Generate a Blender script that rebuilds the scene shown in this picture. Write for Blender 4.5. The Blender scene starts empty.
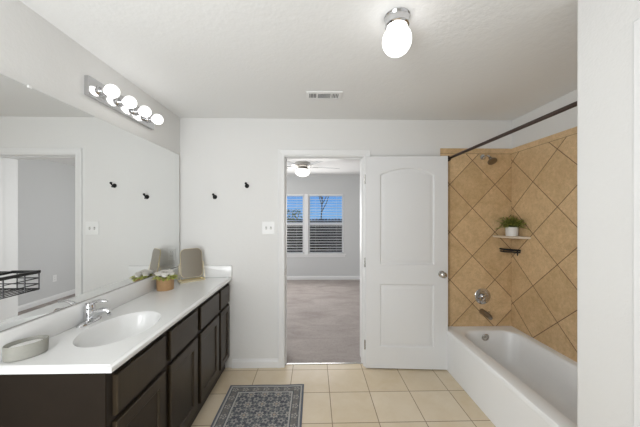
import bpy, bmesh, math, random
from mathutils import Vector, Matrix

random.seed(7)
sc = bpy.context.scene
COL = sc.collection
PI = math.pi

# ---------------------------------------------------------------- camera, world, lights, exposure
cam_d = bpy.data.cameras.new('camera')
cam = bpy.data.objects.new('camera', cam_d)
COL.objects.link(cam)
cam.location = (0.0, -2.65, 1.483)
cam.rotation_euler = (PI / 2, 0, -math.atan(6 / 269))
cam_d.sensor_width = 36.0
cam_d.lens = 269.0 / 640.0 * 36.0
cam_d.shift_y = 2.5 / 640.0
cam_d.clip_start = 0.02
sc.camera = cam

sc.view_settings.view_transform = 'Standard'
sc.view_settings.look = 'None'
sc.view_settings.gamma = 1.0
sc.view_settings.use_curve_mapping = False
sc.view_settings.exposure = -0.16

BULB = 2.7        # vanity bulbs
GLOBE = 3.2       # ceiling globe
FANLIGHT = 1.2
DAY = 25.0
SIDEFILL = 44.0         # added bedroom side lamp, no window there; DAY is daylight through the bedroom windows
BOUNCE = 23.0       # added lamp behind the camera, aimed up to brighten the ceiling
FILL = 5.0  # added fill lamp behind the camera, no fixture there
SOFT = 18.0        # added soft lamp at the upper left behind the camera        

world = bpy.data.worlds.new('world')
sc.world = world
world.use_nodes = True
wn = world.node_tree
wn.nodes.clear()
w_out = wn.nodes.new('ShaderNodeOutputWorld')
w_bg = wn.nodes.new('ShaderNodeBackground')
w_tc = wn.nodes.new('ShaderNodeTexCoord')
w_sep = wn.nodes.new('ShaderNodeSeparateXYZ')
w_ramp = wn.nodes.new('ShaderNodeValToRGB')
w_ramp.color_ramp.elements[0].position = 0.0
w_ramp.color_ramp.elements[0].color = (0.24, 0.52, 0.92, 1)
w_ramp.color_ramp.elements[1].position = 0.14
w_ramp.color_ramp.elements[1].color = (0.07, 0.32, 0.90, 1)
wn.links.new(w_tc.outputs['Generated'], w_sep.inputs[0])
wn.links.new(w_sep.outputs['Z'], w_ramp.inputs[0])
wn.links.new(w_ramp.outputs[0], w_bg.inputs['Color'])
w_bg.inputs['Strength'].default_value = 1.0
wn.links.new(w_bg.outputs[0], w_out.inputs['Surface'])


def area_light(name, loc, rot, sx, sy, power, color=(1, 1, 1)):
    d = bpy.data.lights.new(name, 'AREA')
    d.shape = 'RECTANGLE'
    d.size, d.size_y = sx, sy
    d.energy = power
    d.color = color
    o = bpy.data.objects.new(name, d)
    o.location = loc
    o.rotation_euler = rot
    COL.objects.link(o)
    return o


# daylight at the bedroom windows, then fill lamps added to brighten both rooms
area_light('window_daylight', (-0.2, 3.40, 1.35), (-PI / 2, 0, 0), 1.6, 1.3, DAY, (1.0, 0.98, 0.96))
area_light('camera_fill', (-0.75, -3.45, 1.45), (PI / 2, 0, 0), 0.9, 1.7, FILL, (0.965, 0.985, 1.0))
area_light('bounce_fill', (-0.80, -3.05, 0.95), (PI - 1.0, 0, -0.15), 0.9, 0.9, BOUNCE, (0.93, 0.965, 1.0))
area_light('soft_fill', (-0.80, -2.95, 1.95), (math.radians(78), 0, math.radians(-30)), 0.8, 0.8, SOFT, (0.97, 0.99, 1.0))
area_light('side_fill', (-2.1, 1.9, 1.35), (0, -PI / 2, 0), 1.3, 2.0, SIDEFILL, (1.0, 0.99, 0.97))


# ---------------------------------------------------------------- node expression helper
class E:
    def __init__(s, nt, sock):
        s.nt, s.s = nt, sock

    def _m(s, op, *a):
        n = s.nt.nodes.new('ShaderNodeMath')
        n.operation = op
        for i, x in enumerate((s,) + a):
            if isinstance(x, E):
                s.nt.links.new(x.s, n.inputs[i])
            else:
                n.inputs[i].default_value = x
        return E(s.nt, n.outputs[0])

    def __add__(s, o): return s._m('ADD', o)
    __radd__ = __add__
    def __sub__(s, o): return s._m('SUBTRACT', o)
    def __rsub__(s, o): return (s * -1) + o
    def __mul__(s, o): return s._m('MULTIPLY', o)
    __rmul__ = __mul__
    def __truediv__(s, o): return s._m('DIVIDE', o)
    def lt(s, o): return s._m('LESS_THAN', o)
    def gt(s, o): return s._m('GREATER_THAN', o)
    def fract(s): return s._m('FRACT')
    def floor(s): return s._m('FLOOR')
    def abs(s): return s._m('ABSOLUTE')
    def sin(s): return s._m('SINE')
    def cos(s): return s._m('COSINE')
    def min(s, o): return s._m('MINIMUM', o)
    def max(s, o): return s._m('MAXIMUM', o)
    def sqrt(s): return s._m('SQRT')
    def atan2(s, o): return s._m('ARCTAN2', o)
    def near(s):                      # distance to the nearest integer
        return ((s + 0.5).fract() - 0.5).abs()


class Mat:
    def __init__(s, name, base=(0.8, 0.8, 0.8), rough=0.5, metal=0.0, spec=0.5, coat=0.0):
        s.m = bpy.data.materials.new(name)
        s.m.use_nodes = True
        s.nt = s.m.node_tree
        s.b = s.nt.nodes['Principled BSDF']
        s.b.inputs['Base Color'].default_value = (*base, 1)
        s.b.inputs['Roughness'].default_value = rough
        s.b.inputs['Metallic'].default_value = metal
        s.b.inputs['Specular IOR Level'].default_value = spec
        if coat:
            s.b.inputs['Coat Weight'].default_value = coat
            s.b.inputs['Coat Roughness'].default_value = 0.1
        s._tc = None

    def xyz(s):
        if s._tc is None:
            s._tc = s.nt.nodes.new('ShaderNodeTexCoord')
            s._sp = s.nt.nodes.new('ShaderNodeSeparateXYZ')
            s.nt.links.new(s._tc.outputs['Object'], s._sp.inputs[0])
        return [E(s.nt, s._sp.outputs[i]) for i in range(3)]

    def noise(s, scale, detail=3, rough=0.5, vec=None, dist=0.0):
        s.xyz()
        n = s.nt.nodes.new('ShaderNodeTexNoise')
        n.inputs['Scale'].default_value = scale
        n.inputs['Detail'].default_value = detail
        n.inputs['Roughness'].default_value = rough
        n.inputs['Distortion'].default_value = dist
        s.nt.links.new(vec if vec is not None else s._tc.outputs['Object'], n.inputs['Vector'])
        return E(s.nt, n.outputs['Fac'])

    def combine(s, *xs):
        n = s.nt.nodes.new('ShaderNodeCombineXYZ')
        for i, x in enumerate(xs):
            if isinstance(x, E):
                s.nt.links.new(x.s, n.inputs[i])
            else:
                n.inputs[i].default_value = x
        return n.outputs[0]

    def white(s, *xs):
        n = s.nt.nodes.new('ShaderNodeTexWhiteNoise')
        n.noise_dimensions = '3D'
        s.nt.links.new(s.combine(*xs), n.inputs['Vector'])
        return E(s.nt, n.outputs['Value'])

    def mix(s, fac, a, b):
        n = s.nt.nodes.new('ShaderNodeMix')
        n.data_type = 'RGBA'
        if isinstance(fac, E):
            s.nt.links.new(fac.s, n.inputs[0])
        else:
            n.inputs[0].default_value = fac
        for i, c in ((6, a), (7, b)):
            if isinstance(c, tuple):
                n.inputs[i].default_value = (*c, 1)
            else:
                s.nt.links.new(c, n.inputs[i])
        return n.outputs[2]

    def color(s, sock):
        s.nt.links.new(sock, s.b.inputs['Base Color'])
        return s

    def rough(s, e):
        s.nt.links.new(e.s, s.b.inputs['Roughness'])
        return s

    def bump(s, e, strength=0.3, dist=0.001):
        n = s.nt.nodes.new('ShaderNodeBump')
        n.inputs['Strength'].default_value = strength
        n.inputs['Distance'].default_value = dist
        s.nt.links.new(e.s, n.inputs['Height'])
        s.nt.links.new(n.outputs[0], s.b.inputs['Normal'])
        return s


def simple(name, base, rough=0.5, metal=0.0, spec=0.5, var=0.0, scale=8.0, coat=0.0, bump=0.0, bscale=60.0):
    m = Mat(name, base, rough, metal, spec, coat)
    if var:
        f = m.noise(scale, 4)
        m.color(m.mix(f, tuple(c * (1 - var) for c in base), tuple(min(1, c * (1 + var)) for c in base)))
    if bump:
        m.bump(m.noise(bscale, 3), bump, 0.002)
    return m.m


def wall_mat(name, base, bump=0.3, scale=95.0):
    m = Mat(name, base, 0.75, 0, 0.3)
    f = m.noise(scale, 2, 0.5)
    g = m.noise(scale * 0.35, 2, 0.5)
    m.bump(f * 0.6 + g * 0.8, bump, 0.004)
    return m.m


def emit_mat(name, col, strength):
    m = Mat(name, col, 0.3)
    m.b.inputs['Emission Color'].default_value = (*col, 1)
    m.b.inputs['Emission Strength'].default_value = strength
    return m.m


M = {}
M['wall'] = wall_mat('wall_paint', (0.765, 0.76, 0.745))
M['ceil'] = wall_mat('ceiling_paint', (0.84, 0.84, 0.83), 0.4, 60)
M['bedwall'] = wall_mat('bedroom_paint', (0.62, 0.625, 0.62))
M['trim'] = simple('trim_paint', (0.79, 0.79, 0.785), 0.38, bump=0.03, bscale=20)
M['door'] = simple('door_paint', (0.77, 0.775, 0.78), 0.35, bump=0.03, bscale=25)
M['chrome'] = simple('chrome', (0.62, 0.62, 0.63), 0.12, 1.0, bump=0.01)
M['nickel'] = simple('brushed_nickel', (0.55, 0.53, 0.50), 0.25, 1.0, var=0.05, scale=60)
M['darknickel'] = simple('aged_nickel', (0.30, 0.26, 0.22), 0.3, 1.0, var=0.08, scale=60)
M['bronze'] = simple('oiled_bronze', (0.055, 0.035, 0.028), 0.35, 0.6, var=0.1)
M['black'] = simple('black_metal', (0.012, 0.012, 0.013), 0.4, 0.3, var=0.1)
M['mirror'] = simple('mirror_silver', (0.86, 0.87, 0.865), 0.0, 1.0)
M['mirror2'] = simple('small_mirror_reflection_tint', (0.40, 0.375, 0.325), 0.3, 1.0)  # taupe tint: the grey it reflects is put into the colour
M['gold'] = simple('pale_gold_metal', (0.80, 0.72, 0.52), 0.35, 1.0, var=0.06, scale=40)
M['marble'] = simple('cultured_marble', (0.80, 0.80, 0.79), 0.16, var=0.025, scale=7, coat=0.3)
M['tub'] = simple('tub_enamel', (0.86, 0.865, 0.865), 0.32, var=0.01, coat=0.1)
M['ceramic'] = simple('grey_stoneware', (0.30, 0.295, 0.26), 0.55, var=0.06, scale=90)
M['whitepot'] = simple('white_ceramic', (0.80, 0.79, 0.77), 0.4, var=0.04, scale=70)
M['plastic'] = simple('white_plastic', (0.82, 0.82, 0.81), 0.35, var=0.01)
M['slot'] = simple('dark_slot', (0.05, 0.05, 0.05), 0.6, var=0.1)
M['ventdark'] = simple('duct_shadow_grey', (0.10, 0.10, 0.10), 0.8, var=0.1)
M['soil'] = simple('potting_soil', (0.05, 0.035, 0.02), 0.9, var=0.4, scale=120)
M['stem'] = simple('plant_stem', (0.12, 0.16, 0.04), 0.6, var=0.2, scale=40)
M['rubber'] = simple('rubber', (0.02, 0.02, 0.02), 0.6, var=0.1)
M['bulb'] = emit_mat('bulb_glass', (1.0, 0.985, 0.965), BULB)
M['globe'] = emit_mat('globe_glass', (1.0, 0.99, 0.98), GLOBE)
M['fanglobe'] = emit_mat('fan_light_glass', (1.0, 0.97, 0.92), FANLIGHT)
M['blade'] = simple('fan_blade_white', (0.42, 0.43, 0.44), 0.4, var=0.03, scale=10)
M['vinyl'] = simple('window_vinyl', (0.84, 0.84, 0.84), 0.35, var=0.01)
M['slat'] = simple('blind_slat_white', (0.80, 0.80, 0.79), 0.45, var=0.02)
M['bark'] = simple('tree_bark', (0.13, 0.10, 0.08), 0.9, var=0.3, scale=30)


def wood_mat(name, c1, c2, rough, axis=2, coat=0.0):
    m = Mat(name, c1, rough, 0, 0.4, coat)
    x, y, z = m.xyz()
    sc3 = [60, 60, 60]
    sc3[axis] = 3
    f = m.noise(1.0, 4, 0.6, m.combine(x * sc3[0], y * sc3[1], z * sc3[2]))
    m.color(m.mix(f, c1, c2))
    m.bump(f, 0.08, 0.001)
    return m.m


M['espresso'] = wood_mat('espresso_wood', (0.026, 0.018, 0.010), (0.042, 0.030, 0.017), 0.38, 2, 0.08)
M['end_shade'] = simple('espresso_end_shaded', (0.016, 0.011, 0.007), 0.6, 0, 0.15, var=0.15, scale=12)  # darkened espresso: shade on the unlit end panel put into the colour
M['espresso_dark'] = wood_mat('espresso_wood_shaded', (0.014, 0.010, 0.008), (0.022, 0.016, 0.012), 0.45, 2)  # darker espresso: shade in the gaps between the fronts is in the colour
M['tanwood'] = wood_mat('tan_wood', (0.36, 0.21, 0.10), (0.48, 0.30, 0.15), 0.55, 0)
M['shelfstone'] = simple('shelf_stone', (0.62, 0.50, 0.36), 0.4, var=0.1, scale=30)
M['fence'] = wood_mat('fence_wood', (0.10, 0.075, 0.06), (0.17, 0.13, 0.10), 0.85, 2)
M['grass'] = simple('lawn', (0.08, 0.11, 0.03), 0.95, var=0.4, scale=20)


def diag_tile(name, axis, a0, pa, z0, pz, c1, c2, grout, top):
    """square tiles laid on the diagonal under one straight border course"""
    m = Mat(name, c1, 0.42, 0, 0.45)
    X = m.xyz()
    h = X[axis]
    z = X[2]
    u = (h - a0) / pa
    v = (z - z0) / pz
    p = u + v
    q = u - v
    line = p.near().min(q.near())
    g_diag = line.lt(0.0095)
    bord = z.gt(top)
    g_b = (z - top).abs().lt(0.0022) * 0.7
    g = (g_diag * (1 - bord)).max(g_b)
    rnd = m.white(p.floor() * (1 - bord), q.floor(), (h / 0.33).floor() * bord)
    n1 = m.noise(7, 5, 0.65, dist=0.6)
    n2 = m.noise(38, 4, 0.6)
    f = (n1 * 1.1 + n2 * 0.7 + rnd * 0.35 - 0.55)
    base = m.mix(f, c1, c2)
    veins = m.noise(16, 5, 0.7, dist=1.2)
    base = m.mix(((veins - 0.5).abs().lt(0.02)) * 0.22, base, tuple(c * 0.62 for c in c1))
    m.color(m.mix(g, base, grout))
    m.rough(g * 0.4 + 0.36 + n2 * 0.12)
    m.bump((1 - g) * 1.0 + n2 * 0.15, 0.5, 0.002)
    return m.m


TOPZ = 2.102
M['tileB'] = diag_tile('shower_tile', 0, 1.347, 0.453, 1.323, 0.474, (0.49, 0.32, 0.155), (0.82, 0.60, 0.355), (0.20, 0.12, 0.065), TOPZ)
M['tileR'] = diag_tile('shower_tile_side', 1, -0.274, 0.487, 1.323, 0.468, (0.49, 0.32, 0.155), (0.82, 0.60, 0.355), (0.20, 0.12, 0.065), TOPZ)


def floor_tile():
    m = Mat('floor_tile', (0.6, 0.5, 0.38), 0.3, 0, 0.5)
    x, y, z = m.xyz()
    u = (x - 0.131) / 0.337
    v = (y + 0.053) / 0.337
    line = u.near().min(v.near())
    g = line.lt(0.0085)
    rnd = m.white(u.floor(), v.floor(), 0.0)
    n1 = m.noise(5, 5, 0.65, dist=0.4)
    n2 = m.noise(30, 4, 0.6)
    f = n1 * 0.9 + n2 * 0.08 + rnd * 0.35 - 0.22
    base = m.mix(f, (0.66, 0.53, 0.345), (0.80, 0.71, 0.57))
    m.color(m.mix(g, base, (0.27, 0.19, 0.12)))
    m.rough(g * 0.4 + 0.26)
    m.bump((1 - g) * 1.0 + 0.0, 0.45, 0.002)
    return m.m


M['floor'] = floor_tile()


def carpet():
    m = Mat('carpet', (0.4, 0.36, 0.34), 0.95, 0, 0.1)
    x, y, z = m.xyz()
    n = m.noise(1.0, 3, 0.6, m.combine(x * 1.6, y * 4.0, z), 1.0)
    f = m.noise(160, 3, 0.7)
    g = m.noise(38, 4, 0.7, dist=1.0)
    c = m.mix(n * 1.6 - 0.3, (0.35, 0.305, 0.285), (0.58, 0.53, 0.50))
    m.color(m.mix(g.gt(0.55) * 0.22 + f * 0.2, c, (0.26, 0.22, 0.205)))
    m.bump(f * 0.6 + g, 0.9, 0.012)
    return m.m


M['carpet'] = carpet()


def rug_mat():
    m = Mat('rug_weave', (0.2, 0.2, 0.22), 0.95, 0, 0.05)
    x, y, z = m.xyz()          # origin at the middle of the rug; half sizes 0.32 x 0.475
    hx, hy = 0.32, 0.475
    wob = m.noise(25, 2) * 0.006 - 0.003
    d = (hx - x.abs()).min(hy - y.abs()) + wob
    navy = (0.055, 0.063, 0.088)
    cream = (0.50, 0.49, 0.46)
    tan = (0.20, 0.185, 0.17)

    def flowers(cx, cy, sx, sy, petals, r0, amp):
        a = ((x - cx) / sx + 0.5).fract() - 0.5
        b = ((y - cy) / sy + 0.5).fract() - 0.5
        a = a * sx
        b = b * sy
        r = (a * a + b * b).sqrt()
        th = b.atan2(a)
        edge = (th * petals).cos() * amp + r0
        return r.lt(edge) * 1.0, r, edge
    # field: medallion rows with a smaller offset lattice between them
    sx, sy = 0.112, 0.116
    fa, ra, ea = flowers(0, 0, sx, sy, 8, 0.031, 0.007)
    fa_in = ra.lt(0.018) * ra.gt(0.011)
    fb, rb, eb = flowers(sx / 2, sy / 2, sx, sy, 5, 0.023, 0.006)
    fc, rc, ec = flowers(sx / 2, 0, sx, sy, 4, 0.010, 0.005)
    fd, rd, ed = flowers(0, sy / 2, sx, sy, 4, 0.010, 0.005)
    n60 = m.noise(75, 2, 0.6)
    fld = m.mix(n60.gt(0.54) * 0.7, navy, (0.26, 0.27, 0.26))
    fld = m.mix(fc.max(fd), fld, (0.34, 0.34, 0.32))
    fld = m.mix(fb * 0.9, fld, (0.36, 0.35, 0.33))
    fld = m.mix(rb.lt(0.009), fld, navy)
    fld = m.mix(fa * 0.9, fld, (0.45, 0.43, 0.39))
    fld = m.mix(fa_in, fld, (0.14, 0.14, 0.15))
    fld = m.mix(ra.lt(0.009) * 0.8, fld, (0.45, 0.34, 0.25))
    # border band
    ba, rba, eba = flowers(0.0, 0.0, 0.087, 0.104, 5, 0.022, 0.007)
    bb = rba.lt(0.012) * rba.gt(0.006)
    bnd = m.mix(n60.gt(0.53) * 0.7, tan, (0.09, 0.10, 0.125))
    bnd = m.mix(ba * 0.95, bnd, (0.43, 0.41, 0.37))
    bnd = m.mix(bb, bnd, navy)
    c = m.mix(d.gt(0.098), bnd, fld)
    line = (d - 0.096).abs().lt(0.0055).max((d - 0.022).abs().lt(0.0065))
    c = m.mix(line, c, cream)
    thin = (d - 0.086).abs().lt(0.003).max((d - 0.032).abs().lt(0.003))
    c = m.mix(thin, c, navy)
    c = m.mix(d.lt(0.012), c, (0.10, 0.115, 0.16))
    wear = m.noise(14, 4, 0.7)
    c = m.mix(wear * 0.5, c, (0.27, 0.265, 0.255))
    m.color(c)
    m.bump(m.noise(260, 2), 0.5, 0.003)
    return m.m


M['rug'] = rug_mat()


def leaf_mat(name, c1, c2):
    m = Mat(name, c1, 0.5, 0, 0.4)
    m.color(m.mix(m.noise(45, 2) * 1.6 - 0.3, c1, c2))
    return m.m


M['leaf'] = leaf_mat('leaf_green', (0.09, 0.15, 0.02), (0.30, 0.37, 0.06))
M['leaf2'] = leaf_mat('leaf_yellow_green', (0.20, 0.27, 0.04), (0.75, 0.72, 0.22))
M['petal'] = leaf_mat('white_petal', (0.80, 0.76, 0.70), (0.88, 0.86, 0.82))

gm = bpy.data.materials.new('window_glass')
gm.use_nodes = True
gn = gm.node_tree
gn.nodes.clear()
g_o = gn.nodes.new('ShaderNodeOutputMaterial')
g_t = gn.nodes.new('ShaderNodeBsdfTransparent')
g_g = gn.nodes.new('ShaderNodeBsdfGlossy')
g_g.inputs['Roughness'].default_value = 0.02
g_m = gn.nodes.new('ShaderNodeMixShader')
g_m.inputs[0].default_value = 0.05
gn.links.new(g_t.outputs[0], g_m.inputs[1])
gn.links.new(g_g.outputs[0], g_m.inputs[2])
gn.links.new(g_m.outputs[0], g_o.inputs[0])
M['glass'] = gm
sm = bpy.data.materials.new('insect_screen')
sm.use_nodes = True
sn = sm.node_tree
sn.nodes.clear()
s_o = sn.nodes.new('ShaderNodeOutputMaterial')
s_t = sn.nodes.new('ShaderNodeBsdfTransparent')
s_g = sn.nodes.new('ShaderNodeBsdfDiffuse')
s_g.inputs['Color'].default_value = (0.05, 0.05, 0.05, 1)
s_m = sn.nodes.new('ShaderNodeMixShader')
s_m.inputs[0].default_value = 0.55
sn.links.new(s_t.outputs[0], s_m.inputs[1])
sn.links.new(s_g.outputs[0], s_m.inputs[2])
sn.links.new(s_m.outputs[0], s_o.inputs[0])
M['screen'] = sm


# ---------------------------------------------------------------- mesh helpers
def box(bm, x0, x1, y0, y1, z0, z1, bev=0.0, seg=2, mat=None):
    r = bmesh.ops.create_cube(bm, size=1.0)
    vs = r['verts']
    for v in vs:
        v.co = Vector(((x0 + x1) / 2 + v.co.x * (x1 - x0), (y0 + y1) / 2 + v.co.y * (y1 - y0), (z0 + z1) / 2 + v.co.z * (z1 - z0)))
    if mat is not None:
        for v in vs:
            v.co = mat @ v.co
    if bev > 0:
        es = list({e for v in vs for e in v.link_edges})
        bmesh.ops.bevel(bm, geom=es, offset=bev, segments=seg, profile=0.5, affect='EDGES')
    return bm


def frame_axes(d):
    d = d.normalized()
    up = Vector((0, 0, 1)) if abs(d.z) < 0.95 else Vector((1, 0, 0))
    a = d.cross(up).normalized()
    b = d.cross(a).normalized()
    return a, b


def tube(bm, pts, radii, n=12, caps=True, flat=1.0):
    pts = [Vector(p) for p in pts]
    if not isinstance(radii, (list, tuple)):
        radii = [radii] * len(pts)
    rings = []
    a0 = None
    for i, p in enumerate(pts):
        if i == 0:
            d = pts[1] - pts[0]
        elif i == len(pts) - 1:
            d = pts[-1] - pts[-2]
        else:
            d = (pts[i + 1] - p).normalized() + (p - pts[i - 1]).normalized()
        d.normalize()
        if a0 is None:
            a, b = frame_axes(d)
        else:
            a = (a0 - d * a0.dot(d)).normalized()
            b = d.cross(a).normalized()
        a0 = a
        rings.append([bm.verts.new(p + (a * math.cos(2 * PI * k / n) + b * math.sin(2 * PI * k / n) * flat) * radii[i]) for k in range(n)])
    for r0, r1 in zip(rings, rings[1:]):
        for k in range(n):
            bm.faces.new((r0[k], r0[(k + 1) % n], r1[(k + 1) % n], r1[k]))
    if caps:
        bm.faces.new(rings[0][::-1])
        bm.faces.new(rings[-1])
    return bm


def lathe(bm, prof, n=32, origin=(0, 0, 0), axis=(0, 0, 1), cap0=False, cap1=False, sx=1.0, sy=1.0, flute=0.0, nf=0):
    """profile of (radius, height) pairs turned about an axis"""
    ax = Vector(axis).normalized()
    if abs(ax.z) > 0.99:
        a, b = Vector((1, 0, 0)), Vector((0, 1, 0))
    else:
        a, b = frame_axes(ax)
    o = Vector(origin)
    rings = []
    for r, h in prof:
        if r < 1e-6:
            rings.append([bm.verts.new(o + ax * h)])
        else:
            rings.append([bm.verts.new(o + ax * h + (a * math.cos(t) * sx + b * math.sin(t) * sy) * r * (1 + flute * math.cos(nf * t)))
                          for t in [2 * PI * k / n for k in range(n)]])
    for r0, r1 in zip(rings, rings[1:]):
        for k in range(n):
            k2 = (k + 1) % n
            if len(r0) == 1 and len(r1) == 1:
                continue
            if len(r0) == 1:
                bm.faces.new((r0[0], r1[k2], r1[k]))
            elif len(r1) == 1:
                bm.faces.new((r0[k], r0[k2], r1[0]))
            else:
                bm.faces.new((r0[k], r0[k2], r1[k2], r1[k]))
    if cap0 and len(rings[0]) > 1:
        bm.faces.new(rings[0][::-1])
    if cap1 and len(rings[-1]) > 1:
        bm.faces.new(rings[-1])
    return bm


def loop_faces(bm, r0, r1):
    n = len(r0)
    for k in range(n):
        bm.faces.new((r0[k], r0[(k + 1) % n], r1[(k + 1) % n], r1[k]))


def fill(bm, loops):
    """fill the area between an outer loop and its holes"""
    es = []
    for lp in loops:
        for k in range(len(lp)):
            e = bm.edges.get((lp[k], lp[(k + 1) % len(lp)])) or bm.edges.new((lp[k], lp[(k + 1) % len(lp)]))
            es.append(e)
    bmesh.ops.triangle_fill(bm, edges=es, use_beauty=True)


def prism(bm, pts, z0, z1, axis=2):
    def mk(p, z):
        c = [0, 0, 0]
        o = [i for i in range(3) if i != axis]
        c[o[0]], c[o[1]], c[axis] = p[0], p[1], z
        return bm.verts.new(c)
    a = [mk(p, z0) for p in pts]
    b = [mk(p, z1) for p in pts]
    bm.faces.new(a)
    bm.faces.new(b[::-1])
    loop_faces(bm, b, a)
    return bm


ROOTS = {}


def obj(name, bm, mat, parent=None, smooth=False, world=False, label=None):
    """link one mesh object; world=True: the shape was drawn in room coordinates"""
    if parent is not None and world:
        p = parent
        inv = ROOTS[p.name].inverted() if p.name in ROOTS else Matrix()
        bm.transform(inv)
    bmesh.ops.recalc_face_normals(bm, faces=bm.faces)
    me = bpy.data.meshes.new(name)
    bm.to_mesh(me)
    bm.free()
    me.materials.append(M[mat] if isinstance(mat, str) else mat)
    if smooth:
        for p in me.polygons:
            p.use_smooth = True
        try:
            me.set_sharp_from_angle(angle=math.radians(38))
        except Exception:
            pass
    o = bpy.data.objects.new(name, me)
    COL.objects.link(o)
    if parent is not None:
        o.parent = parent
        if parent.name in ROOTS:
            ROOTS[o.name] = ROOTS[parent.name]
    if label:
        o['label'] = label
    return o


def thing(name, label, cat, loc=(0, 0, 0), rotz=0.0, group=None):
    o = bpy.data.objects.new(name, None)
    o.empty_display_size = 0.05
    COL.objects.link(o)
    o.location = loc
    o.rotation_euler = (0, 0, rotz)
    ROOTS[o.name] = Matrix.Translation(loc) @ Matrix.Rotation(rotz, 4, 'Z')
    o['label'] = label
    o['category'] = cat
    if group:
        o['group'] = group
    return o


def tag(o, label, cat, group=None):
    o['label'] = label
    o['category'] = cat
    if group:
        o['group'] = group
    return o


def struct(name, bm, mat, label=None, cat=None, smooth=False):
    o = obj(name, bm, mat, smooth=smooth)
    o['kind'] = 'structure'
    if label:
        o['label'] = label
        o['category'] = cat
    return o


def dup(root, label=None, loc=None, rotz=None):
    r = root.copy()
    COL.objects.link(r)
    if loc is not None:
        r.location = loc
    if rotz is not None:
        r.rotation_euler = (0, 0, rotz)
    if label:
        r['label'] = label

    def rec(src, dst):
        for ch in list(src.children):
            c = ch.copy()
            COL.objects.link(c)
            c.parent = dst
            rec(ch, c)
    rec(root, r)
    return r


def B():
    return bmesh.new()


# ---------------------------------------------------------------- dimensions of the room
XL, XR, CZ = -1.305, 1.98, 2.438
YN = -3.6            # wall behind the camera
XW, YW = 1.155, -1.487   # corner of the wall block at the foot of the tub
DX0, DX1, DZ = -0.287, 0.489, 2.067   # doorway
WT = 0.21            # thickness of the wall with the doorway
BY = 3.62            # far wall of the bedroom
BXL, BXR = -2.2, 2.0

# ---------------------------------------------------------------- structure
b = B(); box(b, XL - 0.1, XR + 0.1, YN - 0.1, 0.05, -0.1, 0)
struct('floor', b, 'floor', 'beige square ceramic floor tiles with thin brown grout', 'floor')
b = B(); box(b, BXL - 0.1, BXR + 0.1, 0.05, BY + 0.1, -0.1, 0.0)
struct('floor_bedroom', b, 'carpet', 'mottled beige grey carpet beyond the doorway', 'carpet')
b = B(); box(b, BXL - 0.1, BXR + 0.1, YN - 0.1, BY + 0.1, CZ, CZ + 0.1)
struct('ceiling', b, 'ceil', 'white textured ceiling', 'ceiling')
b = B(); box(b, XL - 0.1, XL, YN, 0.0, 0, CZ)
struct('wall_left', b, 'wall', 'white wall carrying the long mirror', 'wall')
b = B()
box(b, XL - 0.1, DX0 - 0.02, 0, WT, 0, CZ)
box(b, DX1 + 0.02, XR + 0.1, 0, WT, 0, CZ)
box(b, DX0 - 0.02, DX1 + 0.02, 0, WT, DZ + 0.02, CZ)
struct('wall_back', b, 'wall', 'white wall with the doorway to the bedroom', 'wall')
b = B(); box(b, XR, XR + 0.1, YW, 0, 0, CZ)
struct('wall_right', b, 'wall', 'white wall above the tan tiles beside the tub', 'wall')
b = B(); box(b, XL - 0.1, XW, YN - 0.1, YN, 0, CZ)
struct('wall_near', b, 'wall', 'white wall behind the camera', 'wall')
b = B()
prism(b, [(XW, YN), (XR + 0.1, YN), (XR + 0.1, YW), (XW + 0.012, YW), (XW + 0.004, YW - 0.004), (XW, YW - 0.012)], 0, CZ)
struct('wall_right_front', b, 'wall', 'white textured wall end in the right foreground', 'wall')
# bedroom shell
b = B()
WX0, WXM0, WXM1, WX1, WZ0, WZ1 = -1.05, -0.230, -0.130, 0.695, 0.60, 1.995
box(b, BXL - 0.1, WX0, BY, BY + 0.12, 0, CZ)
box(b, WX1, BXR + 0.1, BY, BY + 0.12, 0, CZ)
box(b, WX0, WX1, BY, BY + 0.12, 0, WZ0)
box(b, WX0, WX1, BY, BY + 0.12, WZ1, CZ)
box(b, WXM0, WXM1, BY, BY + 0.12, WZ0, WZ1)
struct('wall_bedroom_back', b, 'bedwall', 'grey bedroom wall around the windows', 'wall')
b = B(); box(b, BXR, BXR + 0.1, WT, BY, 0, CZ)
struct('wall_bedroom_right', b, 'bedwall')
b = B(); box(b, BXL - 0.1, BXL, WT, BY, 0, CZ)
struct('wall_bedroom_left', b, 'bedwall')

# tiled surround of the tub
b = B(); box(b, 1.254, XR - 0.012, -0.012, 0, 0.0, 2.155, 0.002, 1)
struct('wall_back_tile', b, 'tileB', 'tan diagonal tiles on the shower head wall', 'tiles')
b = B(); box(b, XR - 0.012, XR, YW, 0, 0.0, 2.155, 0.002, 1)
struct('wall_right_tile', b, 'tileR', 'tan diagonal tiles on the long wall beside the tub', 'tiles')


# baseboards
def baseboard(name, x0, x1, y0, y1, side):
    """profile: straight board with a small ogee top; side gives the face that points into the room"""
    b = B()
    prof = [(0, 0), (0.014, 0), (0.014, 0.058), (0.011, 0.066), (0.007, 0.072), (0.005, 0.082), (0, 0.084)]
    if side == '-y':
        pts = [(y1 - d, z) for d, z in prof]
        prism(b, pts, x0, x1, 0)
    else:
        s = -1 if side == '-x' else 1
        xx = x1 if side == '-x' else x0
        pts = [(xx + s * d, z) for d, z in prof]
        prism(b, pts, y0, y1, 1)
    o = obj(name, b, 'trim')
    o['kind'] = 'structure'
    return o


baseboard('baseboard_back', -0.80, DX0 - 0.065, 0, 0.0, '-y')
baseboard('baseboard_bedroom', BXL, BXR, 0, BY, '-y')
baseboard('baseboard_bedroom_right', BXR - 0.014, BXR, WT, BY, '-x')
baseboard('baseboard_right', XW - 0.014, XW, -1.71, YW, '-x')
baseboard('baseboard_left', XL, XL + 0.014, YN, -1.57, '+x')


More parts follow.
